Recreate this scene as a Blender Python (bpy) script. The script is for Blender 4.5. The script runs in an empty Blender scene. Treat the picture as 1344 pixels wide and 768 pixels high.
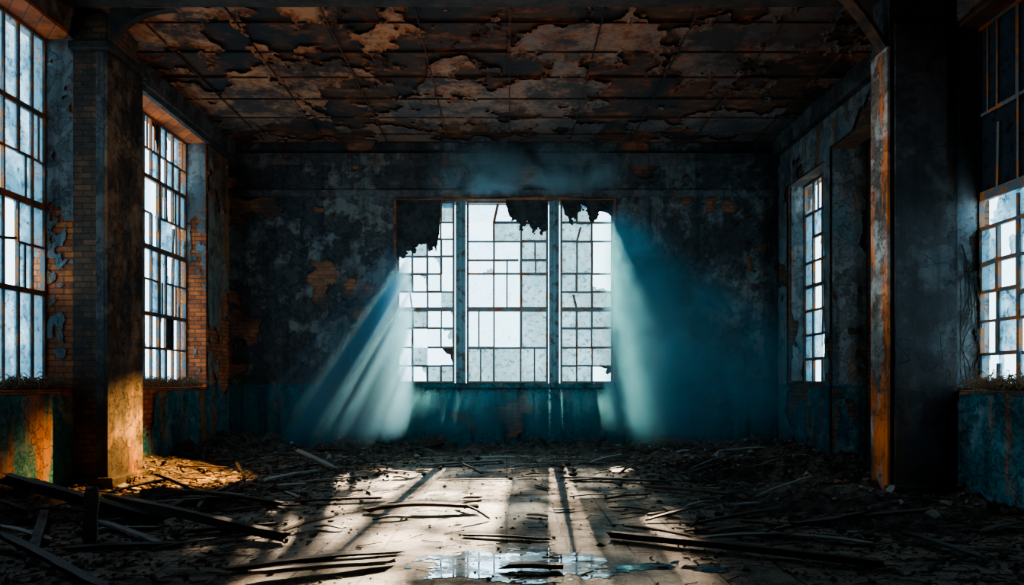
import bpy, bmesh, math, random
from mathutils import Vector, noise, Matrix
random.seed(7)
C = bpy.context.scene.collection
F = 896.0; HC = 1.5; CX = 665.0; CY = 500.0
def R(a): return math.radians(a)
def fl(x, y, h=0.0):
    Y = (HC-h)*F/(y-CY)
    return Vector(((x-CX)*Y/F, Y, h))
def smooth(a, b, x):
    t = max(0, min(1, (x-a)/(b-a))); return t*t*(3-2*t)
def fr(x, y, z=0.0, o=4): return noise.fractal(Vector((x, y, z)), 0.9, 2.0, o)

# ------------------------------------------------------------------ materials
class NT:
    def __init__(s, name):
        s.m = bpy.data.materials.new(name); s.m.use_nodes = True
        s.t = s.m.node_tree; s.t.nodes.clear()
        s.out = s.t.nodes.new('ShaderNodeOutputMaterial')
        s.tc = s.t.nodes.new('ShaderNodeTexCoord')
        s.P = s.tc.outputs['Object']
    def n(s, ty, **kw):
        x = s.t.nodes.new(ty)
        for k, v in kw.items():
            if k in x.inputs: s.put(x.inputs[k], v)
            else: setattr(x, k, v)
        return x
    def put(s, sock, v):
        if isinstance(v, bpy.types.NodeSocket): s.t.links.new(v, sock)
        else: sock.default_value = v
    def math(s, op, a, b=0.5, c=None):
        x = s.t.nodes.new('ShaderNodeMath'); x.operation = op
        s.put(x.inputs[0], a); s.put(x.inputs[1], b)
        if c is not None: s.put(x.inputs[2], c)
        return x.outputs[0]
    def mapv(s, scale=(1,1,1), loc=(0,0,0), vec=None):
        x = s.t.nodes.new('ShaderNodeMapping'); s.put(x.inputs['Vector'], vec or s.P)
        x.inputs['Scale'].default_value = scale; x.inputs['Location'].default_value = loc
        return x.outputs[0]
    def noise(s, scale, detail=6, rough=0.6, vec=None, dist=0.0):
        x = s.t.nodes.new('ShaderNodeTexNoise'); s.put(x.inputs['Vector'], vec or s.P)
        x.inputs['Scale'].default_value = scale; x.inputs['Detail'].default_value = detail
        x.inputs['Roughness'].default_value = rough; x.inputs['Distortion'].default_value = dist
        return x.outputs['Fac']
    def step(s, fac, a, b):
        x = s.t.nodes.new('ShaderNodeMapRange'); x.interpolation_type = 'SMOOTHSTEP'
        s.put(x.inputs['Value'], fac); x.inputs['From Min'].default_value = a; x.inputs['From Max'].default_value = b
        return x.outputs[0]
    def mix(s, fac, a, b, mode='MIX'):
        x = s.t.nodes.new('ShaderNodeMix'); x.data_type = 'RGBA'; x.blend_type = mode
        s.put(x.inputs[0], fac); s.put(x.inputs[6], a if not isinstance(a, tuple) else (*a[:3], 1))
        s.put(x.inputs[7], b if not isinstance(b, tuple) else (*b[:3], 1))
        return x.outputs[2]
    def bump(s, h, strength=0.5, dist=0.02, nrm=None):
        x = s.t.nodes.new('ShaderNodeBump'); s.put(x.inputs['Height'], h)
        x.inputs['Strength'].default_value = strength; x.inputs['Distance'].default_value = dist
        if nrm is not None: s.put(x.inputs['Normal'], nrm)
        return x.outputs[0]
    def bsdf(s, col, rough=0.8, nrm=None, metal=0.0, **kw):
        x = s.t.nodes.new('ShaderNodeBsdfPrincipled')
        s.put(x.inputs['Base Color'], col if not isinstance(col, tuple) else (*col[:3], 1))
        s.put(x.inputs['Roughness'], rough); s.put(x.inputs['Metallic'], metal)
        if nrm is not None: s.put(x.inputs['Normal'], nrm)
        for k, v in kw.items(): s.put(x.inputs[k], v)
        s.t.links.new(x.outputs[0], s.out.inputs['Surface']); return x
    def xyz(s):
        x = s.t.nodes.new('ShaderNodeSeparateXYZ'); s.put(x.inputs[0], s.P); return x.outputs

def brick_mat(name, axis, c1=(.36,.13,.05), c2=(.17,.07,.035), mort=(.13,.11,.09), soot=.5):
    N = NT(name); x = N.xyz()
    cb = N.n('ShaderNodeCombineXYZ')
    if axis == 'U':
        N.put(cb.inputs[0], N.math('ADD', x[0], x[1]))
    else: N.put(cb.inputs[0], x[0 if axis == 'X' else 1])
    N.put(cb.inputs[1], x[2])
    b = N.n('ShaderNodeTexBrick'); N.put(b.inputs['Vector'], cb.outputs[0])
    b.inputs['Scale'].default_value = 1; b.inputs['Brick Width'].default_value = .25
    b.inputs['Row Height'].default_value = .085; b.inputs['Mortar Size'].default_value = .009
    b.inputs['Color1'].default_value = (*c1,1); b.inputs['Color2'].default_value = (*c2,1); b.inputs['Mortar'].default_value = (*mort,1)
    n1 = N.noise(1.3); n2 = N.noise(14, 8); n3 = N.noise(5,8,.75)
    col = N.mix(N.math('MULTIPLY', N.step(n1,.42,.6), soot+.3), b.outputs['Color'], (.035,.034,.036))
    col = N.mix(N.math('MULTIPLY',N.step(n3,.5,.62),.45), col, (.05,.04,.035))
    col = N.mix(N.step(n2,.58,.82), col, (.3,.24,.18))
    h = N.math('ADD', N.math('MULTIPLY', b.outputs['Fac'], -1.0), N.math('MULTIPLY', n2, .8))
    N.bsdf(col, .9, N.bump(h, .8, .025)); return N.m

def plaster_mat(name, base=(.09,.095,.1), light=(.26,.25,.23), teal=(.02,.17,.19), blue=(.04,.14,.17), rust=(.32,.12,.03), zt=1.42, tealamt=1.0, rustamt=.5, soot=.6, bluelo=.55, lightlo=.42, crackamt=.6, blueamt=.8, rustlo=.56):
    N = NT(name); x = N.xyz()
    a = N.noise(.9, 8, .65); b = N.noise(3.5, 10, .72); c = N.noise(22, 8, .7); st = N.noise(1.0, 8, .65, N.mapv((3.2,3.2,.45)))
    st2 = N.noise(1.0, 9, .7, N.mapv((5,5,.35),(3,7,2)))
    col = N.mix(N.step(N.math('MULTIPLY_ADD', a, .6, N.math('MULTIPLY', b, .4)),lightlo,lightlo+.13), base, light)
    col = N.mix(N.math('MULTIPLY', N.step(N.math('MULTIPLY_ADD', b, .3, N.math('MULTIPLY', a, .7)),bluelo-.05,bluelo+.07), blueamt), col, blue)
    zz = N.math('ADD', x[2], N.math('MULTIPLY', N.math('SUBTRACT', b, .5), .12))
    dado = N.math('MULTIPLY', N.math('SUBTRACT', 1.0, N.step(zz, zt-.01, zt+.02)), N.math('MULTIPLY', N.step(b,.66,.5), tealamt))
    col = N.mix(dado, col, N.mix(N.step(c,.4,.65), teal, tuple(v*.5 for v in teal)))
    col = N.mix(N.math('MULTIPLY', N.step(st,rustlo,rustlo+.1), rustamt), col, rust)
    col = N.mix(N.math('MULTIPLY', N.step(st2,.46,.7), soot), col, (.012,.013,.014))
    col = N.mix(N.math('MULTIPLY', N.step(N.noise(.8,9,.72,N.mapv((1,1,.6),(5,3,1))),.5,.62), soot), col, (.014,.015,.017))
    wv = N.n('ShaderNodeTexNoise'); N.put(wv.inputs['Vector'], N.P); wv.inputs['Scale'].default_value=2.2; wv.inputs['Detail'].default_value=5
    cr = N.n('ShaderNodeTexVoronoi', feature='DISTANCE_TO_EDGE'); N.put(cr.inputs['Vector'], N.mix(.45, N.P, wv.outputs['Color'])); cr.inputs['Scale'].default_value = 2.1
    crack = N.math('SUBTRACT', 1.0, N.math('MULTIPLY', N.step(cr.outputs['Distance'], .012, .0), N.step(N.noise(.9,2,.5),.47,.56)))
    col = N.mix(N.math('MULTIPLY', N.math('SUBTRACT',1.0,crack), crackamt), col, (.01,.01,.011))
    h = N.math('ADD', N.math('MULTIPLY', N.step(b,.45,.5), .8), N.math('ADD', N.math('MULTIPLY', c, .6), N.math('MULTIPLY', crack, .6)))
    N.bsdf(col, .7, N.bump(h, .8, .02)); return N.m

def floor_mat():
    N = NT('floor_worn_tiles'); 
    br = N.n('ShaderNodeTexBrick'); N.put(br.inputs['Vector'], N.P); br.offset = 0.0
    br.inputs['Scale'].default_value = 1; br.inputs['Brick Width'].default_value = .55; br.inputs['Row Height'].default_value = .55; br.inputs['Mortar Size'].default_value = .012
    br.inputs['Color1'].default_value=(.42,.32,.225,1); br.inputs['Color2'].default_value=(.3,.23,.16,1); br.inputs['Mortar'].default_value=(.04,.034,.028,1)
    a = N.noise(.7,8,.7); b = N.noise(4,10,.72); c = N.noise(40,6,.7); d=N.noise(1.6,9,.75,N.mapv((.5,2.2,1),(3,1,0)))
    col = N.mix(N.step(b,.47,.63), br.outputs['Color'], (.08,.06,.043))
    col = N.mix(N.math('MULTIPLY',N.step(d,.52,.62),.85), col, (.03,.025,.02))
    col = N.mix(N.math('MULTIPLY',N.step(c,.52,.6),.6), col, (.02,.018,.015))
    ro = N.math('MULTIPLY_ADD', N.step(a,.4,.6), .4, .36)
    h = N.math('ADD', N.math('MULTIPLY', b, 1.0), N.math('ADD', N.math('MULTIPLY', c, .5), N.math('MULTIPLY', br.outputs['Fac'], -.4)))
    N.bsdf(col, ro, N.bump(h, .8, .03)); return N.m

def ceil_mat():
    N = NT('ceiling_stained_boards'); a=N.noise(.8,8,.65); b=N.noise(3,10,.7,N.mapv((1,2.2,1)))
    br = N.n('ShaderNodeTexBrick'); N.put(br.inputs['Vector'], N.P); br.offset=0
    br.inputs['Scale'].default_value=1; br.inputs['Brick Width'].default_value=1.33; br.inputs['Row Height'].default_value=.9; br.inputs['Mortar Size'].default_value=.012
    br.inputs['Color1'].default_value=(.08,.042,.025,1); br.inputs['Color2'].default_value=(.045,.03,.022,1); br.inputs['Mortar'].default_value=(.01,.009,.008,1)
    col=N.mix(N.step(b,.5,.64), br.outputs['Color'], (.26,.085,.028))
    col=N.mix(N.step(a,.5,.6), col, (.02,.024,.028))
    N.bsdf(col,.85,N.bump(N.math('ADD',b,a),.6,.03)); return N.m

def peel_mat():
    N = NT('ceiling_peeling_paint'); x=N.xyz(); a=N.noise(.6,6,.6,N.mapv((1,1,1),(7,2,0))); b=N.noise(3.2,10,.78); c=N.noise(30,6,.6)
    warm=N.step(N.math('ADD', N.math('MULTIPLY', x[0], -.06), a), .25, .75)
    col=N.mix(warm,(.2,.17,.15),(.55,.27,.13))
    col=N.mix(N.step(b,.45,.61),col,(.28,.09,.03))
    col=N.mix(N.math('MULTIPLY',N.step(N.noise(1.0,10,.8,N.mapv((1,1.1,1),(2,9,0))),.46,.57),.93),col,(.03,.024,.022))
    col=N.mix(N.math('MULTIPLY',N.step(N.noise(.5,8,.7,N.mapv((1,1,1),(12,5,0))),.5,.62),.7),col,(.04,.05,.056))
    col=N.mix(N.math('MULTIPLY',N.step(x[1],11.5,14.5),.6),col,(.055,.072,.08))  # shadow toward the back wall painted into the ceiling colour
    N.bsdf(col,.75,N.bump(N.math('ADD',b,c),.6,.015)); return N.m

def wood_mat(name, c1, c2, rough=.7):
    N = NT(name); oi=N.n('ShaderNodeObjectInfo')
    v=N.mapv((1.2,14,14)); g=N.noise(3,8,.7,v,.4); b=N.noise(2.2,6,.6)
    col=N.mix(N.step(g,.35,.65),c1,c2)
    col=N.mix(N.math('MULTIPLY',N.step(b,.5,.68),.75),col,(.014,.012,.011))
    col=N.mix(N.math('MULTIPLY',oi.outputs['Random'],.5),col,(.03,.026,.022))
    N.bsdf(col,rough,N.bump(g,.8,.012)); return N.m

def simple(name, c1, c2, scale=8, rough=.8, lo=.4, hi=.6, metal=0, bs=.5):
    N=NT(name); b=N.noise(scale,8,.7)
    N.bsdf(N.mix(N.step(b,lo,hi),c1,c2),rough,N.bump(b,bs,.015),metal); return N.m

def frame_mat(name, paint=(.16,.2,.21), rust=(.3,.1,.03), r0=.48):
    N=NT(name); b=N.noise(5,8,.7); c=N.noise(30,6,.7)
    col=N.mix(N.step(b,r0,r0+.1),paint,rust); col=N.mix(N.step(c,.58,.7),col,(.03,.02,.015))
    N.bsdf(col,.7,N.bump(c,.6,.006)); return N.m

def glass_mat(name, lo=.35, hi=.75, tint=(.9,.97,1), dirt=(.4,.56,.62), fmin=.12, fmax=.75, gl=.05):
    N=NT(name); b=N.noise(2.2,6,.7); c=N.noise(9,8,.75)
    f=N.math('ADD', N.math('MULTIPLY',N.step(b,lo,hi),fmax-fmin), fmin)
    f=N.math('ADD', f, N.math('MULTIPLY',N.step(c,.52,.68),.3))
    t=N.n('ShaderNodeBsdfTransparent'); t.inputs[0].default_value=(*tint,1)
    d=N.n('ShaderNodeBsdfTranslucent'); N.put(d.inputs[0], N.mix(N.step(c,.48,.66),dirt,tuple(v*.35 for v in dirt)))
    m=N.n('ShaderNodeMixShader'); N.put(m.inputs[0],f); N.put(m.inputs[1],t.outputs[0]); N.put(m.inputs[2],d.outputs[0])
    g=N.n('ShaderNodeBsdfGlossy'); g.inputs['Roughness'].default_value=.08
    m2=N.n('ShaderNodeMixShader'); m2.inputs[0].default_value=gl; N.put(m2.inputs[1],m.outputs[0]); N.put(m2.inputs[2],g.outputs[0])
    N.t.links.new(m2.outputs[0],N.out.inputs['Surface']); return N.m

M = {}
M['brickX']=brick_mat('wall_brick_back','X',(.4,.14,.06),(.2,.085,.045),soot=.5)
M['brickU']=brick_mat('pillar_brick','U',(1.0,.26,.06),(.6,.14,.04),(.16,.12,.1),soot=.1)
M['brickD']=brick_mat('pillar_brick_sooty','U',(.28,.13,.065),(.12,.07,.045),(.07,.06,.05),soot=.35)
M['pl_back']=plaster_mat('plaster_back',base=(.04,.047,.052),light=(.29,.29,.27),blue=(.02,.075,.095),rustamt=.12,soot=.85,teal=(.012,.17,.21),lightlo=.485,bluelo=.56)
M['pl_left']=plaster_mat('plaster_left',base=(.12,.11,.1),light=(.34,.3,.25),teal=(.02,.24,.29),rustamt=.85,soot=.5,blueamt=.5,rust=(.42,.15,.03),rustlo=.5)
M['pl_right']=plaster_mat('plaster_right',base=(.13,.15,.16),light=(.36,.37,.36),teal=(.02,.18,.22),blue=(.05,.18,.24),rustamt=.75,soot=.55,bluelo=.52,blueamt=.7,rust=(.36,.13,.03),rustlo=.54)
M['pl_pillar']=plaster_mat('plaster_pillar',base=(.06,.065,.07),light=(.2,.2,.195),blue=(.04,.08,.1),rustamt=.4,tealamt=0,soot=.6,lightlo=.46)
M['rust_face']=plaster_mat('rusted_painted_facing',base=(.16,.12,.09),light=(.5,.47,.42),rust=(1.0,.22,.015),rustamt=1.0,tealamt=0,soot=.45,bluelo=.8,rustlo=.455,lightlo=.44)
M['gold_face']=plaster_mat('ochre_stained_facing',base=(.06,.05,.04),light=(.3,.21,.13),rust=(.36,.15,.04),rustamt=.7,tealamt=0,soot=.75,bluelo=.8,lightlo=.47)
M['floor']=floor_mat(); M['ceil']=ceil_mat(); M['peel']=peel_mat()
M['dark']=simple('soot_black_concrete',(.025,.026,.028),(.06,.056,.05),3)
M['bracket']=simple('bracket_rusty',(.04,.03,.025),(.13,.07,.035),5)
M['wood_dark']=wood_mat('wood_dark_wet',(.05,.034,.023),(.11,.075,.05),.5)
M['wood_brown']=wood_mat('wood_brown',(.13,.07,.035),(.24,.14,.075))
M['wood_grey']=wood_mat('wood_grey',(.11,.1,.09),(.23,.21,.19))
M['wood_pale']=wood_mat('wood_pale_paint',(.42,.42,.4),(.62,.61,.58))
M['rubble']=simple('rubble_grit',(.06,.05,.042),(.2,.165,.13),3,.9)
M['mound']=simple('rubble_dirt',(.03,.025,.022),(.12,.095,.075),6,.95,bs=1.0)
M['plchunk']=simple('chunk_plaster',(.2,.19,.18),(.4,.38,.36),6)
M['brchunk']=simple('chunk_brick',(.3,.11,.05),(.14,.07,.045),6)
M['frame_l']=frame_mat('frame_white_rusty',(.13,.16,.17),(.2,.075,.02),.5)
M['frame_s']=frame_mat('frame_side_rusty',(.09,.11,.12),(.34,.11,.02),.46)
M['mullion']=frame_mat('mullion_blue_grey',(.11,.22,.26),(.07,.07,.065),.5)  # teal lightened to imitate haze hanging in front of the mullions
M['glass']=glass_mat('glass_dirty',.4,.7,fmin=.06,fmax=.5,dirt=(.25,.37,.43)); M['glass_cloud']=glass_mat('glass_clouded',.3,.6,fmin=.55,fmax=1.0,dirt=(.11,.19,.23))
M['glass_back']=glass_mat('glass_clouded_back',.3,.6,fmin=.78,fmax=1.0,dirt=(.07,.13,.165))
M['glass_dark']=glass_mat('glass_sooted',.2,.5,tint=(.006,.007,.008),dirt=(.003,.0035,.004),fmin=.75,fmax=.98,gl=.004)
M['sheet']=simple('sheet_sooty',(.012,.015,.017),(.035,.042,.045),4,.9)
M['twig']=simple('twig_straw',(.34,.24,.14),(.16,.1,.06),20)
M['vine']=simple('vine_bark',(.04,.033,.028),(.1,.08,.06),20)
N=NT('puddle_water'); wn=N.step(N.noise(3.0,8,.78,N.mapv((1,1.6,1),(.3,.2,0))),.46,.52)
N.bsdf(N.mix(wn,(.9,.97,1),(.012,.015,.017)),N.math('MULTIPLY_ADD',wn,.12,.0),N.bump(N.noise(6,3,.5),.01,.02),N.math('SUBTRACT',1.0,wn),**{'IOR':1.45}); M['water']=N.m  # random patches turned to pale mirror, to whiten the window's glints

# ------------------------------------------------------------------ mesh helpers
class MB:
    def __init__(s): s.v=[]; s.f=[]
    def box(s,x0,x1,y0,y1,z0,z1):
        b=len(s.v)
        for z in (z0,z1):
            for x,y in ((x0,y0),(x1,y0),(x1,y1),(x0,y1)): s.v.append((x,y,z))
        for q in ((0,3,2,1),(4,5,6,7),(0,1,5,4),(1,2,6,5),(2,3,7,6),(3,0,4,7)): s.f.append([b+i for i in q])
        return s
    def prism(s,pts,a,b,axis='Y'):
        n=len(pts); o=len(s.v)
        for w in (a,b):
            for p,q in pts:
                s.v.append({'Y':(p,w,q),'X':(w,p,q),'Z':(p,q,w)}[axis])
        s.f.append([o+i for i in range(n)]); s.f.append([o+n+i for i in reversed(range(n))])
        for i in range(n): s.f.append([o+i,o+(i+1)%n,o+n+(i+1)%n,o+n+i])
        return s
    def tube(s,pts,r0,r1,k=5):
        o=len(s.v); n=len(pts)
        for i,p in enumerate(pts):
            d=(Vector(pts[min(i+1,n-1)])-Vector(pts[max(i-1,0)])).normalized()
            u=d.orthogonal().normalized(); w=d.cross(u); r=r0+(r1-r0)*i/max(1,n-1)
            for j in range(k):
                a=2*math.pi*j/k; s.v.append(tuple(Vector(p)+u*r*math.cos(a)+w*r*math.sin(a)))
        for i in range(n-1):
            for j in range(k): s.f.append([o+i*k+j,o+i*k+(j+1)%k,o+(i+1)*k+(j+1)%k,o+(i+1)*k+j])
        return s
    def build(s,name,mat,parent=None,kind=None,bevel=0,loc=None):
        me=bpy.data.meshes.new(name); me.from_pydata(s.v,[],s.f); me.update()
        bm=bmesh.new(); bm.from_mesh(me); bmesh.ops.recalc_face_normals(bm,faces=bm.faces); bm.to_mesh(me); bm.free()
        me.materials.append(mat); o=bpy.data.objects.new(name,me); C.objects.link(o)
        if parent: o.parent=parent
        if kind: o['kind']=kind
        if bevel:
            m=o.modifiers.new('bevel','BEVEL'); m.width=bevel; m.segments=2; m.limit_method='ANGLE'
        if loc is not None: o.location=loc
        return o
def tag(o,label,cat,group=None,kind=None):
    o['label']=label; o['category']=cat
    if group: o['group']=group
    if kind: o['kind']=kind
    return o
def empty(name,loc=(0,0,0)):
    o=bpy.data.objects.new(name,None); C.objects.link(o); o.location=loc; o.empty_display_size=.2; return o

def iso(name,u0,u1,v0,v1,step,field,mapf,mat,parent=None,kind=None):
    nu=int(round((u1-u0)/step)); nv=int(round((v1-v0)/step)); g={}
    for i in range(nu+1):
        for j in range(nv+1):
            u=u0+(u1-u0)*i/nu; v=v0+(v1-v0)*j/nv; g[i,j]=(u,v,field(u,v))
    V=[];Fc=[];idx={}
    def vid(p):
        k=(round(p[0],4),round(p[1],4))
        if k not in idx: idx[k]=len(V); V.append(tuple(mapf(*p)))
        return idx[k]
    for i in range(nu):
        for j in range(nv):
            q=[g[i,j],g[i+1,j],g[i+1,j+1],g[i,j+1]]
            if all(p[2]<0 for p in q): continue
            if all(p[2]>=0 for p in q): Fc.append([vid(p) for p in q]); continue
            for tri in ((q[0],q[1],q[2]),(q[0],q[2],q[3])):
                out=[]
                for a in range(3):
                    p=tri[a]; r=tri[(a+1)%3]
                    if p[2]>=0: out.append(p)
                    if (p[2]>=0)!=(r[2]>=0):
                        t=p[2]/(p[2]-r[2]); out.append((p[0]+(r[0]-p[0])*t,p[1]+(r[1]-p[1])*t,0.0))
                ids=[]
                for p in out:
                    k=vid(p)
                    if k not in ids: ids.append(k)
                if len(ids)>=3: Fc.append(ids)
    me=bpy.data.meshes.new(name); me.from_pydata(V,[],Fc); me.update(); me.validate()
    me.materials.append(mat); o=bpy.data.objects.new(name,me); C.objects.link(o)
    if parent: o.parent=parent
    if kind: o['kind']=kind
    return o

# ------------------------------------------------------------------ room shell
XL=-6.08; XR=5.95; YB=14.93; ZC=6.75
MB().box(-6.7,6.9,-1.6,15.5,-.25,0).build('floor',M['floor'],kind='structure')
cb=MB().box(-6.7,6.9,-1.6,15.5,ZC,ZC+.3)
for k in range(11):
    x=-6.6+k*1.33; cb.box(x-.01,x+.01,9.55,YB,ZC-.042,ZC)
for k in range(6):
    y=9.95+k*.9; cb.box(-6.08,6.6,y-.007,y+.007,ZC-.038,ZC)
ceil=cb.build('ceiling',M['ceil'],kind='structure')
def cfield(x,y):
    f=fr(x*.7+3,y*.6+4,2.2,3)*1.1+.75*fr(x*2.2,y*1.9,9,7)+.3*fr(x*9,y*9,4,3)+.04+.16*smooth(2,-5,x)
    i=math.floor((x+6.6)/1.33); j=math.floor((y-9.95)/.9); f+=.09*math.sin(i*12.9+j*78.2)
    return f
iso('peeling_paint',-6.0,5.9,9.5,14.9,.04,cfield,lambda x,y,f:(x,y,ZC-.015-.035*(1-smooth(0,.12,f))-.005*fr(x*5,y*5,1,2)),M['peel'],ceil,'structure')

wb=MB()
WX0,WX1,WZ0,WZ1=-2.42,2.35,1.45,5.47
wb.box(-6.7,WX0,YB,YB+.5,0,ZC).box(WX1,6.55,YB,YB+.5,0,ZC).box(WX0,WX1,YB,YB+.5,0,WZ0).box(WX0,WX1,YB,YB+.5,WZ1,ZC)
wback=wb.build('wall_back',M['brickX'],kind='structure')
def bfield(x,z):
    f=fr(x*.7+1,z*.9,5.5,6)+.3*fr(x*3,z*3,2,4)+.5
    f-=(1.6+1.2*fr(x*3,z*3,8,4))*math.exp(-((x+4.05)**2/.14+(z-3.6)**2/.35))
    if WX0-.02<x<WX1+.02 and WZ0-.02<z<WZ1+.02: f=-1
    return f
iso('plaster',XL,XR,0,6.7,.06,bfield,lambda x,z,f:(x,YB-.02-.02*(1-smooth(0,.1,f)),z),M['pl_back'],wback,'structure')
wl=MB()
T0,T1=XL-.6,XL
for a,b in ((-1.6,6.4),(9.6,10.6),(13.8,15.43)): wl.box(T0,T1,a,b,0,ZC)
for a,b in ((6.4,9.6),(10.6,13.8)): wl.box(T0,T1,a,b,0,1.38).box(T0,T1,a,b,6.3,ZC)
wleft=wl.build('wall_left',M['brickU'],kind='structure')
def lfield(y,z):
    if z>1.36 and z<6.3 and (6.4-.03<y<9.63 or 10.57<y<13.83): return -1
    return fr(y*.9+11,z*.9,1.5,6)+.3*fr(y*4,z*4,2,3)+.12+.5*smooth(1.6,1.0,z)
iso('plaster',5.5,YB,0,6.7,.06,lfield,lambda y,z,f:(XL+.018+.02*(1-smooth(0,.1,f)),y,z),M['pl_left'],wleft,'structure')
for yy in (13.8,9.6):
    iso('plaster',-6.55,XL,1.4,6.3,.04,lambda x,z,yy=yy:fr(x*2+yy,z*.9,8.5,5)+.45*fr(x*7,z*6,yy,3)-.46+.8*smooth(2.8,4.6,z),lambda x,z,f,yy=yy:(x,yy-.018,z),M['pl_right'],wleft,'structure')
wr=MB()
wr.box(XR,6.5,12.78,14.4,0,1.45).box(XR,6.5,12.78,14.4,5.6,ZC).box(XR,6.5,14.4,15.43,0,ZC)
wr.box(XR,6.85,12.5,12.78,0,ZC)
wr.box(6.6,6.85,10.5,12.5,0,ZC)
wr.box(XR,6.35,10.5,12.5,5.75,ZC)
wr.box(XR,6.4,9.05,10.5,0,ZC)
wr.box(XR,6.4,-1.6,5.9,0,ZC).box(XR,6.4,5.9,9.05,0,1.38).box(XR,6.4,5.9,9.05,6.15,ZC)
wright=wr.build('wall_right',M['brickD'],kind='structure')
iso('plaster',XR+.005,6.58,0,6.7,.05,lambda x,z:fr(x*1.4,z*1.1,3.3,5)+.55,lambda x,z,f:(x,12.5-.018-.015*(1-smooth(0,.1,f)),z),M['pl_right'],wright,'structure')
iso('plaster',XR+.005,6.38,1.4,6.12,.05,lambda x,z:fr(x*1.4+5,z*1.0,6.3,5)+.45,lambda x,z,f:(x,9.05-.018,z),M['pl_right'],wright,'structure')
def rfield(y,z):
    if (12.75<y<14.43 and 1.43<z<5.62) or (y<9.06 and 1.36<z<6.17) or (10.48<y<12.52 and z<5.77): return -1
    return fr(y*.9+21,z*.9,4.5,6)+.3*fr(y*4,z*4,2,3)+.4
iso('plaster',5.5,YB,0,6.7,.06,rfield,lambda y,z,f:(XR-.018-.02*(1-smooth(0,.1,f)),y,z),M['pl_right'],wright,'structure')
iso('plaster',6.0,6.3,1.5,5.6,.05,lambda x,z:fr(x*3,z*1.2,7.3,5)+.3,lambda x,z,f:(x,14.4-.015,z),M['pl_right'],wright,'structure')
MB().box(-6.7,6.9,-1.9,-1.6,0,ZC).build('wall_front',M['dark'],kind='structure')
MB().box(XL+.0,XL+.16,10.46,YB,6.38,ZC-.001).box(XL,XL+.08,10.46,YB,6.3,6.38).build('trim_1',M['pl_pillar'],kind='structure')
MB().box(XR-.16,XR,9.46,YB,6.38,ZC-.001).build('trim_2',M['pl_pillar'],kind='structure')
MB().box(XL,XR,YB-.1,YB,6.2,6.45).box(XL,XR,YB-.07,YB-.0,5.52,5.66).build('trim_3',M['pl_pillar'],kind='structure')
MB().box(WX0-.15,WX1+.15,YB-.12,YB+.15,WZ0-.1,WZ0).box(XL,WX0-.15,YB-.04,YB,WZ0-.08,WZ0-.02).box(WX1+.15,XR,YB-.04,YB,WZ0-.08,WZ0-.02).build('trim_4',M['pl_back'],kind='structure')
MB().box(XL,XR,9.02,9.42,6.66,ZC-.001).build('trim_5',M['dark'],kind='structure')

def arc(x0,z0,x1,z1,n=8,bow=.12):
    pts=[]
    for i in range(n+1):
        t=i/n; dx=x1-x0; dz=z1-z0; l=math.hypot(dx,dz)
        b=math.sin(math.pi*t)*bow
        pts.append((x0+dx*t-math.copysign(1,dx)*dz/l*b*1.0, z0+dz*t+abs(dx)/l*b))
    return pts
pl=empty('pillar',(-5.83,9.98,0))
def par(o,p):
    o.parent=p; o.matrix_parent_inverse=Matrix.Translation(-p.location); return o
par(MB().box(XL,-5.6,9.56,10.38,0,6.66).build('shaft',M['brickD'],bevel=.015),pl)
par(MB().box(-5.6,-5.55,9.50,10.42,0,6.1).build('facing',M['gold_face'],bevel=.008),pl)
par(MB().box(-5.72,-5.6,9.50,9.56,0,6.1).build('facing',M['pl_pillar'],bevel=.008),pl)
par(MB().box(XL,-5.48,9.44,10.45,6.1,6.22).build('capital',M['dark'],bevel=.02),pl)
a=[(-5.5,6.22)]+arc(-5.5,6.22,-4.6,6.66)+[(-5.5,6.66)]
par(MB().prism(a[1:],9.45,9.56).build('bracket',M['dark']),pl)
par(MB().box(XL,-5.44,9.42,10.46,0,.16).build('plinth',M['gold_face'],bevel=.02),pl)
tag(pl,'brick and plaster pillar with gold-lit side beside the tall left windows','pillar')
pr=empty('pillar',(5.45,9.2,0))
par(MB().box(5.04,XR,9.0,9.4,0,6.66).build('shaft',M['pl_pillar'],bevel=.012),pr)
par(MB().box(5.0,5.04,8.97,9.38,0,5.9).build('facing',M['rust_face'],bevel=.006),pr)
par(MB().box(5.1,5.78,8.96,9.0,0,6.2).build('panel',M['pl_pillar'],bevel=.006),pr)
a=arc(5.0,5.9,4.44,6.66,8,.03); b=[(x+.06,z+.0) for x,z in reversed(a)]
par(MB().prism(a+b,9.0,9.2).build('bracket',M['bracket']),pr)
par(MB().box(4.97,5.98,8.9,9.0,0,.12).build('plinth',M['dark'],bevel=.015),pr)
tag(pr,'dark concrete pillar edged with orange rust strip on the right','pillar')

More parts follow.
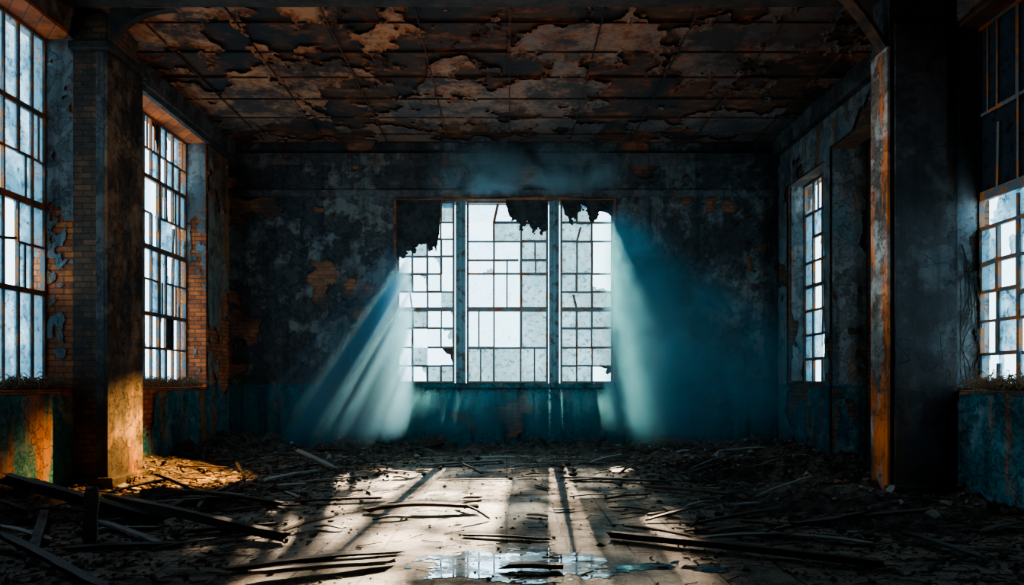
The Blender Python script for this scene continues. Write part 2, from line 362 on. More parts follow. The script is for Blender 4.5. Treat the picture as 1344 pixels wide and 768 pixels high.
# ------------------------------------------------------------------ windows
def window(n,axis,plane,u0,u1,z0,z1,vb,hb,heavyv=(),heavyh=(),fm='frame_l',bt=.018,miss=.12,shard=.2,depth=.05,darkrow=None,cat=(.3,.6,.1),catf=None,lost=.07,extra=.14,bent=.06):
    rnd=random.Random(n*31)
    root=empty('window_%d'%n,((u0+u1)/2,plane,z0) if axis=='X' else (plane,(u0+u1)/2,z0)); root['kind']='structure'
    fb=MB()
    def bar(a0,a1,c0,c1,d):
        if axis=='X': fb.box(a0,a1,plane-d/2,plane+d/2,c0,c1)
        else: fb.box(plane-d/2,plane+d/2,a0,a1,c0,c1)
    def slant(a0,c0,a1,c1,w,d):
        l=math.hypot(a1-a0,c1-c0); nx,nz=-(c1-c0)/l*w/2,(a1-a0)/l*w/2
        fb.prism([(a0-nx,c0-nz),(a1-nx,c1-nz),(a1+nx,c1+nz),(a0+nx,c0+nz)],plane-d/2,plane+d/2,'Y' if axis=='X' else 'X')
    e=.045
    bar(u0,u0+e,z0,z1,depth*1.4);bar(u1-e,u1,z0,z1,depth*1.4);bar(u0,u1,z0,z0+e,depth*1.5);bar(u0,u1,z1-e,z1,depth*1.5)
    for v,w in heavyv: bar(v-w/2,v+w/2,z0,z1,depth*1.3)
    for h,w in heavyh: bar(u0,u1,h-w/2,h+w/2,depth*1.25)
    us=sorted([u0,u1]+list(vb)+[v for v,_ in heavyv]); zs=sorted([z0,z1]+list(hb)+[h for h,_ in heavyh])
    for v in vb:
        for c,d in zip(zs,zs[1:]):
            q=rnd.random(); t=bt*rnd.uniform(.8,1.4); s=rnd.uniform(-.006,.006)
            if q<lost: continue
            if q<lost+bent: slant(v,c,v+rnd.uniform(-.09,.09),d-rnd.uniform(0,.3)*(d-c),t,depth); continue
            bar(v-t/2+s,v+t/2+s,c,d,depth)
    for h in hb:
        for a,b in zip(us,us[1:]):
            q=rnd.random(); t=bt*rnd.uniform(.8,1.4); s=rnd.uniform(-.006,.006)
            if q<lost: continue
            if q<lost+bent: slant(a,h,b-rnd.uniform(0,.3)*(b-a),h+rnd.uniform(-.09,.05),t,depth*.96); continue
            bar(a,b,h-t/2+s,h+t/2+s,depth*.96)
    B3={'glass':MB(),'glass_cloud':MB(),'glass_dark':MB(),'glass_back':MB()}
    def poly(B,pts):
        o=len(B.v)
        for p,q in pts: B.v.append((p,plane,q) if axis=='X' else (plane,p,q))
        B.f.append(list(range(o,o+len(pts))))
    for i in range(len(us)-1):
        for j in range(len(zs)-1):
            a,b,c,d=us[i],us[i+1],zs[j],zs[j+1]
            if rnd.random()<extra:
                m=(a+b)/2+rnd.uniform(-.06,.06)*(b-a); bar(m-bt*.4,m+bt*.4,c,d,depth*.6)
            q=rnd.random(); key='glass' if q<cat[0] else ('glass_cloud' if q<cat[0]+cat[1] else 'glass_dark')
            ms,sh=miss,shard
            if catf:
                z_=catf((a+b)/2,(c+d)/2,rnd)
                if z_: key,ms,sh=z_
            if darkrow is not None and c>=darkrow-.01: key='glass_dark'; ms=.0; sh=.0
            B=B3[key]; r=rnd.random()
            if r<ms: continue
            if r<ms+sh:
                for rep in range(rnd.choice((1,1,2))):
                    cx_,cz_=rnd.choice((0,1)),rnd.choice((0,1)); n_=7
                    A=a if cx_==0 else b; Z=c if cz_==0 else d; sx=1 if cx_==0 else -1; sz=1 if cz_==0 else -1
                    p0=rnd.uniform(.4,1.0); q0=rnd.uniform(.4,1.0)
                    pts=[(A,Z),(A+sx*(b-a)*p0,Z)]
                    for t in range(1,n_):
                        th=t/n_; rad=rnd.uniform(.5,1.2)
                        pts.append((A+sx*(b-a)*min(1,p0*(1-th)*rad),Z+sz*(d-c)*min(1,q0*th*rad)))
                    pts.append((A,Z+sz*(d-c)*q0))
                    if rep==0: poly(B,pts)
            else: poly(B,[(a,c),(b,c),(b,d),(a,d)])
    par(fb.build('window_frame',M[fm]),root)
    for key,B in B3.items():
        if B.v: par(B.build('window_glass',M[key]),root)['label']={'glass':'thinly soiled glass panes','glass_cloud':'clouded glass panes','glass_dark':'soot-darkened glass panes','glass_back':'clouded grey-blue glass panes'}[key]
    return root
cols=[k*.267 for k in range(1,12)]
w1=window(1,'Y',-6.5,6.4,9.6,1.38,6.3,[6.4+c for c in cols],[3.35,4.55],[(8.53,.05),(7.46,.05)],[(2.72,.07),(3.93,.09),(5.2,.07)],fm='frame_s',bt=.028,miss=.08,shard=.28,cat=(.2,.8,.0))
w2=window(2,'Y',-6.5,10.6,13.8,1.38,6.3,[10.6+c for c in cols],[2.1,3.35,4.55,5.7],[(11.67,.06),(12.74,.06)],[(2.72,.07),(3.93,.09),(5.2,.07)],fm='frame_s',bt=.032,miss=.1,shard=.3,cat=(.15,.83,.02))
w3=window(3,'Y',6.3,12.78,14.4,1.45,5.6,[13.18,13.59,14.0],[1.95,2.45,2.95,3.95,4.45,4.95],[],[(3.45,.07)],fm='frame_s',bt=.045,miss=.06,shard=.3,cat=(.1,.9,.0))
w4=window(4,'Y',6.27,5.9,9.05,1.38,6.15,[6.25+.35*k for k in range(8)],[1.85,2.28,2.66,3.05,3.5,5.0],[(7.65,.08)],[(3.92,.12)],fm='frame_s',bt=.04,miss=.04,shard=.3,darkrow=3.92,cat=(.05,.95,0))
def px(x): return (x-665)/60.0
def pz(y): return 1.5+(500-y)/60.0
PB=15.1
def c5(u,z,r):
    if z<pz(456): return ('glass_dark',.1,.4) if r.random()<.4 else ('glass_back',.1,.35)
    if u<px(560): return ('glass',.6,.4) if (int((z-1.45)/.4)%2==0) else ('glass_back',.0,.15)
    return ('glass',.25,.4) if r.random()<.5 else ('glass_back',.1,.4)
def c6(u,z,r):
    if u<px(684) and z>pz(456): return ('glass',.15,.35) if r.random()<.6 else ('glass_back',.02,.15)
    if z<pz(405): return ('glass_back',.0,.12)
    if u>px(684): return ('glass_back',.03,.3)
    return ('glass',.35,.45)
def c7(u,z,r):
    if z<pz(470) and r.random()<.35: return ('glass_dark',.0,.4)
    if u>px(778) and z>3.7: return ('glass',.6,.4) if r.random()<.8 else ('glass_back',.1,.4)
    return ('glass_back',.0,.12)
w5=window(5,'X',PB,WX0,px(596),WZ0,WZ1,[px(540),px(560),px(578)],[pz(480),pz(456),pz(430),pz(382),pz(358),pz(335),pz(312),pz(290)],[],[(pz(405),.09)],bt=.036,catf=c5,extra=.0,lost=.06,bent=.12)
w6=window(6,'X',PB,px(612),px(720),WZ0,WZ1,[px(648),px(684)],[pz(456),pz(358),pz(340),pz(315),pz(290)],[],[(pz(405),.1)],bt=.04,catf=c6,extra=.3,lost=.03)
w7=window(7,'X',PB,px(736),WX1,WZ0,WZ1,[px(758),px(778)],[pz(480),pz(456),pz(430),pz(382),pz(358),pz(315),pz(290)],[],[(pz(405),.09)],bt=.036,catf=c7,extra=.0,lost=.06,bent=.12)
MB().box(px(597.5),px(610.5),PB-.06,PB+.06,WZ0,WZ1).box(px(602),px(606),PB-.1,PB-.06,WZ0,WZ1).build('trim_6',M['mullion'],kind='structure')
MB().box(px(721.5),px(734.5),PB-.06,PB+.06,WZ0,WZ1).box(px(726),px(730),PB-.1,PB-.06,WZ0,WZ1).build('trim_7',M['mullion'],kind='structure')

def sheet(label,pts,seed,yy=PB-.1):
    P=[(px(a),pz(b)) for a,b in pts]
    def edge(x):
        for (a,b),(c,d) in zip(P,P[1:]):
            if a<=x<=c: return b+(d-b)*(x-a)/max(1e-6,c-a)
        return P[-1][1]
    def f(x,z): return z-edge(x)+.13*fr(x*11,z*11,seed,5)
    o=iso('torn_sheeting',P[0][0],P[-1][0],2.6,WZ1,.016,f,lambda x,z,f_:(x,yy+.01*math.sin(x*9)-.03*(1-smooth(0,.3,f_)),z),M['sheet'])
    m=o.modifiers.new('solid','SOLIDIFY'); m.thickness=.012
    tag(o,label,'sheeting'); return o
sheet('dark torn sheeting filling upper left of the big back window',[(520,338),(532,338),(533,330),(545,331),(549,318),(561,320),(562,330),(572,326),(575,308),(577,298),(575,286),(579,262)],1.3)
sheet('ragged dark flap hanging in top right of the middle bay of the back window',[(664,262),(668,283),(677,291),(685,302),(692,292),(699,303),(707,300),(713,307),(719,298)],4.3)
sheet('crooked dark scraps hanging in top of the right bay of the back window',[(737,266),(742,280),(750,292),(757,286),(764,270),(771,276),(775,294),(783,288),(790,276),(799,280),(805,286)],7.3)

# ------------------------------------------------------------------ floor debris
def hull(seed,n=11):
    r=random.Random(seed); bm=bmesh.new()
    for _ in range(n):
        v=Vector((r.gauss(0,1),r.gauss(0,1),r.gauss(0,1))).normalized()*r.uniform(.7,1)
        bm.verts.new(v)
    bmesh.ops.convex_hull(bm,input=bm.verts)
    for v in [v for v in bm.verts if not v.link_faces]: bm.verts.remove(v)
    bm.verts.index_update(); V=[v.co.copy() for v in bm.verts]; Fs=[[v.index for v in f.verts] for f in bm.faces]; bm.free()
    return V,Fs
H=[hull(i) for i in range(10)]
def clearp(x,y):
    return (x<-5.4 and 9.38<y<10.5) or (x>4.9 and 8.86<y<9.5)
def mound(x,y):
    h=.0
    h+=.26*smooth(1.7,0,YB-y)
    h+=.34*smooth(1.7,0,x-XL)*smooth(6,8,y)
    if y>12.5: h+=.22*smooth(1.6,0,XR-x)
    h+=.30*smooth(2.0,4.6,x)*smooth(7.0,8.6,y)*smooth(13.4,11,y)
    h+=.18*math.exp(-((x+4.2)**2/1.2+(y-8.3)**2/.8))
    h+=.16*math.exp(-((x-4.2)**2/1.2+(y-7.4)**2/.6))
    h*=1-.9*math.exp(-((x-5.3)**2/.8+(y-8.5)**2/.6))
    h*=1-.85*math.exp(-((x+5.6)**2/.5+(y-9.0)**2/.6))
    return h*(.75+.9*fr(x*1.3,y*1.3,3,4))+.06*fr(x*3,y*3,6,3)-.048
def mfield(x,y): return -.05 if clearp(x,y) else mound(x,y)
o=iso('rubble_mound',XL+.03,XR-.05,5.0,YB-.05,.08,mfield,lambda x,y,h:(x,y,max(.002,h+.05*fr(x*9,y*9,2,3)) if h>0 else .001),M['mound'])
tag(o,'dark dirt and crushed rubble banked along the walls and floor','rubble',kind='stuff')
def density(x,y,k):
    w=.09+.91*smooth(1.2,4.4,abs(x))+.5*smooth(11.5,13.5,y)
    if abs(x-.1)<1.0 and 5<y<6.3: w=.08
    return w*(.5+1.4*max(0,fr(x*1.5,y*1.5,k+3,3)+.3))
g=MB(); mi=[]
for k,cnt in enumerate((21000,3200,2200,5200)):
    r=random.Random(50+k); c=0
    while c<cnt:
        x=r.uniform(XL+.1,XR-.1); y=5.0+9.75*r.random()**1.05
        if r.random()>density(x,y,k) or clearp(x,y): continue
        c+=1; a=r.uniform(0,6.28)
        if k==3:
            L=r.uniform(.03,.12); wd=r.uniform(.002,.007); a=r.gauss(0,.7); ca,sa=math.cos(a),math.sin(a); z=max(0,mound(x,y))+.004; tl=r.uniform(0,.2)*L
            o0=len(g.v)
            for q in ((-L,-wd,0),(L,-wd*.4,tl),(L*.96,wd*.4,tl),(-L*.9,wd,0),(-L,-wd,wd),(L,0,wd+tl),(-L*.9,wd,wd)):
                g.v.append((x+q[0]*ca-q[1]*sa,y+q[0]*sa+q[1]*ca,z+q[2]))
            g.f+= [[o0,o0+1,o0+2,o0+3],[o0+4,o0+5,o0+6],[o0,o0+1,o0+5,o0+4],[o0+3,o0+2,o0+5,o0+6]]; mi+=[3]*4
            continue
        V,Fs=H[r.randrange(10)]; s=.005+.034*r.random()**4.5*(1 if abs(x)>1.8 else .6)
        if y>9: s*=1.35
        sx,sy,sz=s*r.uniform(.7,1.6),s*r.uniform(.7,1.4),s*r.uniform(.45,.95); ca,sa=math.cos(a),math.sin(a)
        z=max(0,mound(x,y))+sz*.5; o0=len(g.v)
        for v in V:
            X=v.x*sx;Y=v.y*sy; g.v.append((x+X*ca-Y*sa,y+X*sa+Y*ca,max(.001,z+v.z*sz)))
        for f in Fs: g.f.append([o0+i for i in f]); mi.append(k)
me=bpy.data.meshes.new('floor_debris'); me.from_pydata(g.v,[],g.f)
for q in ('rubble','plchunk','brchunk','wood_brown'): me.materials.append(M[q])
me.polygons.foreach_set('material_index',mi); o=bpy.data.objects.new('floor_debris',me); C.objects.link(o)
tag(o,'brown grit, plaster crumbs and wood splinters scattered over the whole floor','debris',kind='stuff')

def plank(p0,p1,w,t,mat,label=None,name='plank',seed=0,bend=.0,roll=0,group=None,cat='plank',jag=.06):
    r=random.Random(seed*17+3); p0=Vector(p0); p1=Vector(p1); L=(p1-p0).length; n=9
    V=[];Fs=[]
    m=8
    for i in range(n+1):
        s=i/n; x=-L/2+L*s; ww=w*(1+.1*r.uniform(-1,1))
        if i in (0,n): ww*=r.uniform(.55,.95)
        zo=bend*math.sin(math.pi*s); yo=.3*bend*math.sin(2*math.pi*s)+r.uniform(-.01,.01)*w
        for q in range(m):
            col=[(-.5,0),(-.2,0),(.15,0),(.5,0),(.5,1),(.15,1),(-.2,1),(-.5,1)][q]
            xx=x
            if i in (0,n): xx+=r.uniform(-1,1)*jag
            V.append((xx,yo+col[0]*ww,zo+col[1]*t*(1+.06*r.uniform(-1,1))))
    for i in range(n):
        for q in range(m): Fs.append([i*m+q,i*m+(q+1)%m,(i+1)*m+(q+1)%m,(i+1)*m+q])
    Fs.append(list(range(m))[::-1]); Fs.append([n*m+q for q in range(m)])
    me=bpy.data.meshes.new(name); me.from_pydata(V,[],Fs); me.update(); me.materials.append(mat)
    o=bpy.data.objects.new(name,me); C.objects.link(o)
    d=(p1-p0).normalized(); up=Vector((0,0,1)); side=up.cross(d).normalized(); up2=d.cross(side)
    mt=Matrix((d,side,up2)).transposed().to_4x4(); mt=Matrix.Translation((p0+p1)/2)@mt@Matrix.Rotation(R(roll),4,'X')
    o.matrix_world=mt
    if label: tag(o,label,cat,group)
    return o
D=M['wood_dark'];B_=M['wood_brown'];G=M['wood_grey'];P_=M['wood_pale']
hero=[
 ((5,634,.42),(205,690,.02),.14,.10,D,'heavy dark timber beam slanting down at far left foreground'),
 ((140,658,.2),(370,710,.02),.11,.08,D,'thick dark timber beam lying right of the slanting beam'),
 ((0,704,.10),(135,775,.02),.08,.04,D,'dark plank running out of the bottom left corner'),
 ((128,685,.06),(212,716,.01),.08,.025,P_,'pale painted board lying beside the short upright board'),
 ((88,722,.01),(240,716,.01),.09,.03,G,'grey board flat on the floor under the pale board'),
 ((300,750,.01),(440,733,.01),.09,.03,D,'dark wet board left of the puddle, front of a pair'),
 ((335,754,.05),(512,740,.02),.12,.03,G,'wide grey board crossing over the dark wet board left of the puddle'),
 ((478,672,.02),(620,667,.05),.11,.035,B_,'long bowed brown plank across the sunlit middle of the floor'),
 ((188,650,.12),(372,664,.02),.13,.04,B_,'long brown plank in the gold light by the left pillar'),
 ((808,706,.02),(1152,744,.02),.08,.055,D,'longest dark timber lying across the right foreground'),
 ((612,704,.01),(712,709,.01),.06,.02,D,'short dark batten behind the puddle'),
 ((660,746,.02),(728,746,.02),.08,.035,D,'short dark block lying in the puddle'),
 ((1005,700,.02),(1135,676,.22),.08,.03,G,'grey board tilted up on rubble left of the right pillar'),
 ((1045,690,.16),(1215,672,.18),.08,.03,D,'dark board across the rubble in front of the right pillar'),
 ((390,592,.3),(440,616,.02),.10,.03,P_,'pale board propped on rubble near the left back corner'),
 ((441,588,.3),(482,606,.02),.09,.03,G,'short grey board propped under the left light shaft'),
 ((345,632,.02),(420,618,.02),.12,.03,P_,'pale flat board lying left of the sunlit floor'),
 ((950,606,.14),(984,618,.02),.10,.03,P_,'small pale board leaning on a white chunk at back right'),
 ((845,640,.02),(960,650,.06),.10,.03,B_,'brown board in the shadow right of the sunlit floor'),
 ((740,628,.02),(880,634,.02),.09,.03,G,'grey strip of board at the back of the sunlit floor'),
 ((560,612,.02),(660,606,.03),.12,.03,P_,'pale board lying below the middle of the back window'),
 ((205,625,.35),(262,650,.04),.09,.03,B_,'brown board slanting down beside the gold-lit pillar'),
 ((250,700,.02),(360,690,.03),.12,.03,D,'dark board lying before the long brown plank'),
 ((400,735,.01),(520,726,.01),.06,.02,G,'thin grey lath near the front edge of the sunlight'),
 ((905,690,.02),(1030,668,.12),.07,.025,B_,'brown lath rising to the right over the rubble'),
 ((1180,700,.05),(1290,735,.02),.09,.03,D,'dark board sloping toward the bottom right corner'),
 ((385,660,.02),(500,655,.03),.07,.025,D,'dark lath crossing the left part of the sunlight'),
 ((60,672,.03),(40,740,.02),.08,.03,G,'grey plank pointing at the camera at far left'),
]
for i,(a,b,w,t,m,lab) in enumerate(hero):
    h0=a[2];h1=b[2]
    q0=fl(a[0],a[1],h0) ; q1=fl(b[0],b[1],h1)
    q0.z=max(h0,mound(q0.x,q0.y)+.01); q1.z=max(h1,mound(q1.x,q1.y)+.01)
    plank(q0,q1,w,t,m,lab,seed=i,bend=(.05 if i in (7,8) else .01),roll=random.uniform(-6,6) if i!=11 else 0,name='old_timber' if t>.05 else 'plank',cat='timber' if t>.05 else 'plank',jag=.09)
ub=plank((0,0,0),(0.52,0,0),.12,.03,P_,'short white board standing upright among the left timbers',name='upright_board',seed=90,cat='board',jag=.02)
c=fl(120,716); ub.matrix_world=Matrix.Translation(c+Vector((0,0,.27)))@Matrix(((.04,-.98,.17,0),(.0,-.17,-.98,0),(1,.04,0,0),(0,0,0,1)))

regions=[((-5.6,-2.4),(6.2,9.4),44,'splintered lath strewn among the left foreground rubble','laths in the left foreground'),
         ((-5.6,-1.5),(9.6,14.3),50,'broken lath strewn on the floor before the left back corner','laths by the left back corner'),
         ((1.4,5.4),(6.0,8.8),38,'broken lath strewn on the right foreground rubble','laths in the right foreground'),
         ((1.0,5.6),(9.6,14.3),50,'splintered lath strewn on rubble before the right back corner','laths by the right back corner'),
         ((-2.0,1.6),(6.6,13.8),24,'small lath lying on the open middle floor','laths on the middle floor')]
rr=random.Random(77); k=200
for (xa,xb),(ya,yb),cnt,lab,grp in regions:
    for _ in range(cnt):
        x=rr.uniform(xa,xb);y=rr.uniform(ya,yb);L=.18+.85*rr.random()**2;a=rr.gauss(0,.55)+(math.pi if rr.random()<.5 else 0)
        q0=Vector((x-L/2*math.cos(a),y-L/2*math.sin(a),0));q1=Vector((x+L/2*math.cos(a),y+L/2*math.sin(a),0))
        for q in (q0,q1):
            q.x=max(XL+.5,min(XR-.3,q.x)); q.y=min(q.y,14.7)
        zm=max(max(0,mound(q0.x+(q1.x-q0.x)*t,q0.y+(q1.y-q0.y)*t))-0 for t in (.25,.5,.75))
        z0=max(0,mound(q0.x,q0.y)); z1=max(0,mound(q1.x,q1.y)); sag=max(0,zm-(z0+z1)/2)
        q0.z=z0+sag+.02; q1.z=z1+sag+.02
        if rr.random()<.25: q1.z+=rr.uniform(.05,.15)
        if clearp(q0.x,q0.y) or clearp(q1.x,q1.y) or clearp(x,y): continue
        k+=1
        plank(q0,q1,rr.uniform(.03,.09),rr.uniform(.01,.022),rr.choice((D,D,B_,B_,G,P_)),lab,name='lath',seed=k,bend=rr.uniform(0,.02),group=grp,cat='lath',jag=.05)

def chunk(x,y,s,mat,label,name='rubble_chunk',group=None,cat='rubble chunk',sz=.7,seed=0,rz=None):
    V,Fs=H[seed%10]; r=random.Random(seed)
    sx=s*r.uniform(.8,1.4);sy=s*r.uniform(.7,1.2);sh=s*sz
    me=bpy.data.meshes.new(name)
    zs=[v.z for v in V]; zmin=min(zs)
    me.from_pydata([(v.x*sx,v.y*sy,(v.z-zmin)*sh) for v in V],[],Fs); me.materials.append(mat)
    o=bpy.data.objects.new(name,me); C.objects.link(o); o.location=(x,y,max(0,mound(x,y))); o.rotation_euler=(0,0,r.uniform(0,6.28) if rz is None else rz)
    tag(o,label,cat,group)
    bv=o.modifiers.new('bevel','BEVEL'); bv.width=s*.06; bv.segments=1
    return o
p=fl(946,614); chunk(p.x,p.y,.17,P_,'largest white plaster chunk on the right back rubble','plaster_chunk',cat='plaster chunk',sz=.9,seed=3)
p=fl(350,621); chunk(p.x,p.y,.14,M['plchunk'],'pale plaster chunk by the left end of the sunlit floor','plaster_chunk',cat='plaster chunk',seed=4)
p=fl(1225,690); chunk(p.x,p.y,.1,M['plchunk'],'grey plaster chunk just before the right pillar foot','plaster_chunk',cat='plaster chunk',seed=5)
regs=[((-5.7,-2.4),(6.4,10),24,'broken chunk in the left foreground rubble','chunks in the left foreground'),
      ((-5.5,-.5),(10.5,14.5),34,'broken chunk in the rubble by the left back corner','chunks by the left back corner'),
      ((1.8,5.6),(6.3,8.8),26,'broken chunk in the right foreground rubble','chunks in the right foreground'),
      ((.8,5.6),(9.6,14.5),40,'broken chunk in the rubble by the right back corner','chunks by the right back corner')]
k=300
for (xa,xb),(ya,yb),cnt,lab,grp in regs:
    for _ in range(cnt):
        x=rr.uniform(xa,xb);y=rr.uniform(ya,yb);k+=1
        if clearp(x-.1,y-.1) or clearp(x+.1,y+.1): continue
        chunk(x,y,rr.uniform(.045,.1),rr.choice((M['plchunk'],M['rubble'],M['rubble'],M['brchunk'])),lab,seed=k,group=grp)

def pf(x,y):
    e=1-((x-.1)/.85)**2-((y-5.55)/.5)**2
    e2=.55-((x-1.5)/.6)**2-((y-5.5)/.25)**2
    return max(e*.6,e2*.3)+.55*fr(x*2.6,y*4.4,1.7,5)+.12*fr(x*12,y*16,3,3)-.1
o=iso('puddle',-1.4,2.6,4.95,6.6,.018,pf,lambda x,y,f:(x,y,.004),M['water']); tag(o,'shallow puddle mirroring the bright window at front centre','puddle')

def twigs(name,label,cx,cy,cz,dx,dy,n,seed,mat='twig'):
    g=MB(); r=random.Random(seed)
    for _ in range(n):
        x=cx+r.uniform(-dx,dx);y=cy+r.uniform(-dy,dy);z=cz+abs(r.gauss(0,.06)); a=r.uniform(0,6.28);L=r.uniform(.08,.28)
        pts=[]
        for i in range(5):
            t=i/4; xx=x+math.cos(a)*L*t+r.uniform(-.01,.01)
            pts.append((xx,y+math.sin(a)*L*t+r.uniform(-.01,.01),max(cz,z+.06*math.sin(t*3)+r.uniform(-.01,.01))))
        g.tube(pts,.006,.003,4)
    o=g.build(name,M[mat]); return tag(o,label,'twigs',kind='stuff')
twigs('dry_twigs','dry twigs and straw heaped on the nearest left window sill',-6.24,9.0,1.385,.13,.5,420,1)
twigs('dry_straw','pale dry straw spilling over the sill behind the gold-lit pillar',-6.12,12.3,1.385,.16,1.2,700,2)
twigs('dry_twigs','dry twigs heaped on the nearest right window sill',6.06,8.3,1.385,.1,.5,420,3)
g=MB(); r=random.Random(5)
def branch(p,d,L,rad,dep):
    pts=[p.copy()]; q=p.copy()
    for i in range(7):
        d=(d+Vector((r.uniform(-.35,.35),0,r.uniform(-.3,.25)))).normalized(); q=q+d*L/7; q.x=max(5.98,min(6.24,q.x)); q.y=9.0; pts.append(q.copy())
        if dep>0 and r.random()<.5: branch(q,(d+Vector((r.uniform(-1,1),0,r.uniform(-.6,.4)))).normalized(),L*.5,rad*.6,dep-1)
    g.tube([tuple(a) for a in pts],rad,rad*.4,5)
for i in range(5): branch(Vector((6.0+.05*i,9.0,3.3-.15*i)),Vector((r.uniform(-.3,.3),0,-1)),1.3,.011,2)
tag(g.build('dead_creeper',M['vine']),'dead creeper stems clinging to the plaster beside right pillar','creeper')

# ------------------------------------------------------------------ haze and smoke volumes, the shafts cut to the shape of sunbeams
AZ=.05
sd=Vector((-AZ,-1,-.468))
def haze_mat(name,dens,c,fades,streak=0.0,aniso=.4,wisp=(.3,.7,.3),sscale=3.4,skew=0.0):
    N=NT(name); geo=N.n('ShaderNodeNewGeometry'); sp=N.n('ShaderNodeSeparateXYZ'); N.put(sp.inputs[0],geo.outputs['Position'])
    X,Y,Z=sp.outputs
    den=None
    for ax,ay,az,c0,lo,hi in fades:
        v=N.math('ADD',N.math('ADD',N.math('MULTIPLY',X,ax),N.math('MULTIPLY',Y,ay)),N.math('MULTIPLY_ADD',Z,az,c0))
        s=N.step(v,lo,hi); den=s if den is None else N.math('MULTIPLY',den,s)
    nz=N.noise(1.4,4,.6,geo.outputs['Position'],.6)
    den=N.math('MULTIPLY',den,N.math('MULTIPLY_ADD',N.step(nz,wisp[0],wisp[1]),1-wisp[2],wisp[2]))
    if streak:
        # streaks of light rays put into the density, traced back to the window
        cb=N.n('ShaderNodeCombineXYZ'); yy=N.math('SUBTRACT',YB,Y)
        U=N.math('MULTIPLY_ADD',yy,AZ,X); W=N.math('MULTIPLY_ADD',yy,.468,Z)
        N.put(cb.inputs[0],N.math('MULTIPLY_ADD',W,skew,U)); N.put(cb.inputs[1],N.math('MULTIPLY',W,.12))
        s2=N.step(N.noise(sscale,1,.5,cb.outputs[0]),.44,.55)
        den=N.math('MULTIPLY',den,N.math('MULTIPLY_ADD',s2,streak,1-streak))
    den=N.math('MULTIPLY',den,dens)
    vs=N.n('ShaderNodeVolumeScatter'); vs.inputs['Color'].default_value=(*c,1); N.put(vs.inputs['Density'],den); vs.inputs['Anisotropy'].default_value=aniso
    va=N.n('ShaderNodeVolumeAbsorption'); va.inputs['Color'].default_value=(*c,1); N.put(va.inputs['Density'],den)
    ad=N.n('ShaderNodeAddShader'); N.put(ad.inputs[0],vs.outputs[0]); N.put(ad.inputs[1],va.outputs[0])
    N.t.links.new(ad.outputs[0],N.out.inputs['Volume']); N.m.cycles.volume_step_rate=.4; return N.m
def wedge(name,label,sec,mat):
    g=MB()
    for Y,xa,xb,za,zb in sec:
        for x,z in ((xa,za),(xb,za),(xb,zb),(xa,zb)): g.v.append((x,Y,z))
    n=len(sec)
    g.f.append([0,1,2,3]); g.f.append([4*(n-1)+i for i in (3,2,1,0)])
    for i in range(n-1):
        for j in range(4): g.f.append([4*i+j,4*i+(j+1)%4,4*(i+1)+(j+1)%4,4*(i+1)+j])
    return tag(g.build(name,mat),label,'light shaft' if 'shaft' in name else 'haze',kind='stuff')
Y0,Y1=14.85,6.4
def lin(a,b,Y): return a+(b-a)*(Y0-Y)/(Y0-Y1)
def secs(xi,xo,top): return [(Y,lin(xi[0],xi[1],Y),lin(xo[0],xo[1],Y),lin(.32,.74,Y),max(lin(.32,.74,Y)+.1,top-.468*(YB-Y))) for Y in (Y0,12,9,Y1)]
xi=(-1.95,-.95); xo=(-2.62,-3.05); k_i=(xi[1]-xi[0])/(Y0-Y1); k_o=(xo[1]-xo[0])/(Y0-Y1); k_z=(.74-.32)/(Y0-Y1)
TL=4.6
fl_=[(-1,-k_i,0,xi[0]+k_i*Y0,0,.6),(1,k_o,0,-(xo[0]+k_o*Y0),0,.2),(0,k_z,1,-(.32+k_z*Y0),0,.9),(0,1,0,0,6.3,8.2),(0,.468,-1,TL-.468*YB,0,.3)]
wedge('light_shaft','blue light shaft fanning down left from the big back window',secs(xi,xo,TL),haze_mat('haze_left',2.7,(.24,.58,.82),fl_,streak=.92,wisp=(.2,.7,.5),skew=-.52,sscale=2.9))
xi=(1.95,1.0); xo=(2.85,3.9); k_i=(xi[1]-xi[0])/(Y0-Y1); k_o=(xo[1]-xo[0])/(Y0-Y1); TR=5.6
fr_=[(1,k_i,0,-(xi[0]+k_i*Y0),0,.9),(-1,-k_o,0,xo[0]+k_o*Y0,0,1.1),(0,k_z,1,-(.32+k_z*Y0),0,.5),(0,1,0,0,6.4,9.6),(0,.468,-1,TR-.468*YB,0,.5)]
wedge('light_shaft','smoky blue light shaft spreading down right from the big back window',secs(xi,xo,TR),haze_mat('haze_right',1.9,(.17,.54,.72),fr_,streak=.45,wisp=(.43,.58,.15),skew=.31,sscale=2.6))
secM=[(14.8,-4.4,4.6,.32,1.38),(12.6,-4.0,4.2,.42,1.4)]
wedge('low_haze','low teal haze hanging under the sill of the big back window',secM,haze_mat('haze_low',.9,(.2,.6,.75),[(1,0,0,4.4,0,1.8),(-1,0,0,4.6,0,1.8),(0,0,-1,1.4,0,.45),(0,0,1,-.32,0,.3),(0,1,0,0,12.6,13.8)],streak=.5,skew=0,sscale=2.4))
secT=[(14.8,-1.9,2.9,5.52,6.6),(13.4,-1.6,2.6,5.52,6.6)]
wedge('smoke_wisp','faint blue smoke curling above the big back window',secT,haze_mat('haze_top',2.4,(.42,.7,.8),[(1,0,0,1.9,0,1.8),(-1,0,0,2.9,0,1.8),(0,0,-1,6.6,0,.9),(0,1,0,0,13.4,14.4)],wisp=(.4,.62,.08),aniso=0))

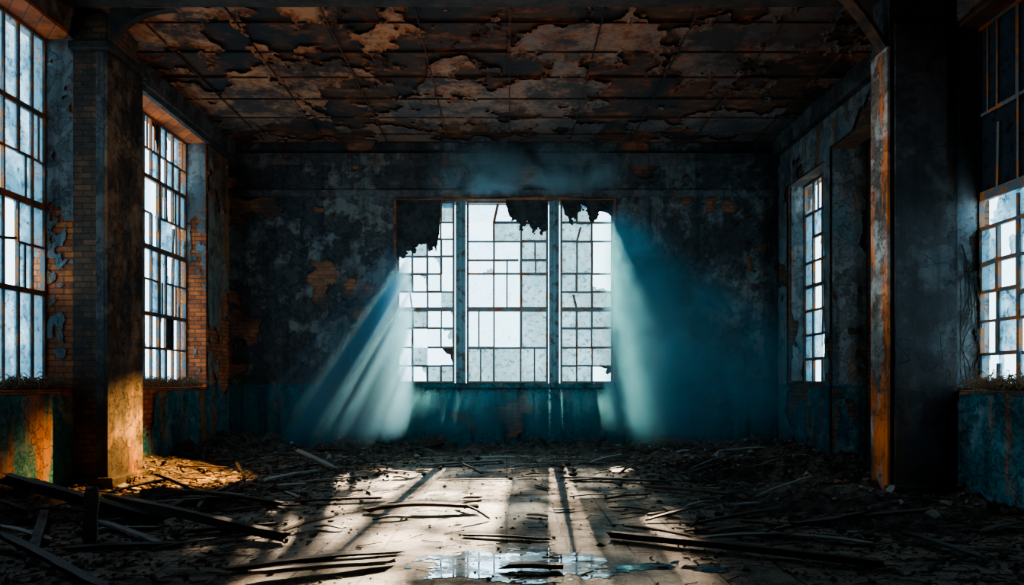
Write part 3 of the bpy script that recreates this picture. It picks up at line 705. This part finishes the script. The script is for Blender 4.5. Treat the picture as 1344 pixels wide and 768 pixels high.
# ------------------------------------------------------------------ lights, world, camera
w=bpy.data.worlds.new('World'); bpy.context.scene.world=w; w.use_nodes=True
bg=w.node_tree.nodes['Background']; bg.inputs[0].default_value=(.56,.84,1,1); bg.inputs[1].default_value=4.0
def light(ty,name,loc,energy,col,**kw):
    l=bpy.data.lights.new(name,ty); l.energy=energy; l.color=col
    for k_,v in kw.items(): setattr(l,k_,v)
    o=bpy.data.objects.new(name,l); C.objects.link(o); o.location=loc; return o
s=light('SUN','sun',(0,20,12),22,(1,.76,.52),angle=R(1.3)); s.rotation_euler=sd.to_track_quat('-Z','Y').to_euler()
sp=light('SPOT','pillar_warm_fill',(-3.7,10.9,2.2),2600,(1,.5,.14),spot_size=R(70),spot_blend=1.0,shadow_soft_size=.0)  # added mid-air spot for the gold light on the left pillar
sp.rotation_euler=(Vector((-5.5,10.1,-.1))-sp.location).to_track_quat('-Z','Y').to_euler()
b=light('AREA','back_wall_fill',(0,12.0,2.9),95,(.5,.84,1),shape='RECTANGLE',size=7,size_y=3); b.rotation_euler=Vector((0,1,0)).to_track_quat('-Z','Z').to_euler()  # added blue fill on the back wall, imitating glow from the haze
u=light('SPOT','ceiling_fill',(.2,8.2,.5),300,(1,.56,.32),spot_size=R(150),spot_blend=.6,shadow_soft_size=.0); u.rotation_euler=Vector((-.2,.35,1)).to_track_quat('-Z','Y').to_euler()  # added up-light for the ceiling, imitating bounce off the sunlit floor
f=light('SPOT','right_wall_fill',(-5.95,8.0,3.4),2300,(.75,.9,1),spot_size=R(36),spot_blend=.8,shadow_soft_size=.0); f.rotation_euler=(Vector((5.6,9.0,2.7))-f.location).to_track_quat('-Z','Y').to_euler()  # added cool spot to brighten the right wall and pillar, imitating skylight
def portal(loc,dirv,sx,sy):
    l=bpy.data.lights.new('portal','AREA'); l.shape='RECTANGLE'; l.size=sx; l.size_y=sy; l.cycles.is_portal=True
    o=bpy.data.objects.new('portal',l); C.objects.link(o); o.location=loc; o.rotation_euler=Vector(dirv).to_track_quat('-Z','Z').to_euler()
portal((-.03,15.35,3.46),(0,-1,0),4.8,4.05)
portal((-6.66,8.0,3.84),(1,0,0),3.2,4.95); portal((-6.66,12.2,3.84),(1,0,0),3.2,4.95)
portal((6.48,13.6,3.5),(-1,0,0),1.65,4.2); portal((6.42,7.5,3.8),(-1,0,0),3.2,4.8)
cam=bpy.data.cameras.new('Camera'); co=bpy.data.objects.new('Camera',cam); C.objects.link(co)
co.location=(0,0,HC); co.rotation_euler=(R(90),0,0); cam.lens=24; cam.sensor_width=36; cam.shift_x=7/1344; cam.shift_y=116/1344
cam.clip_start=.05
bpy.context.scene.camera=co
vw=bpy.context.scene.view_settings
try: vw.view_transform='AgX'; vw.look='AgX - Medium High Contrast'
except Exception as e: print(e)
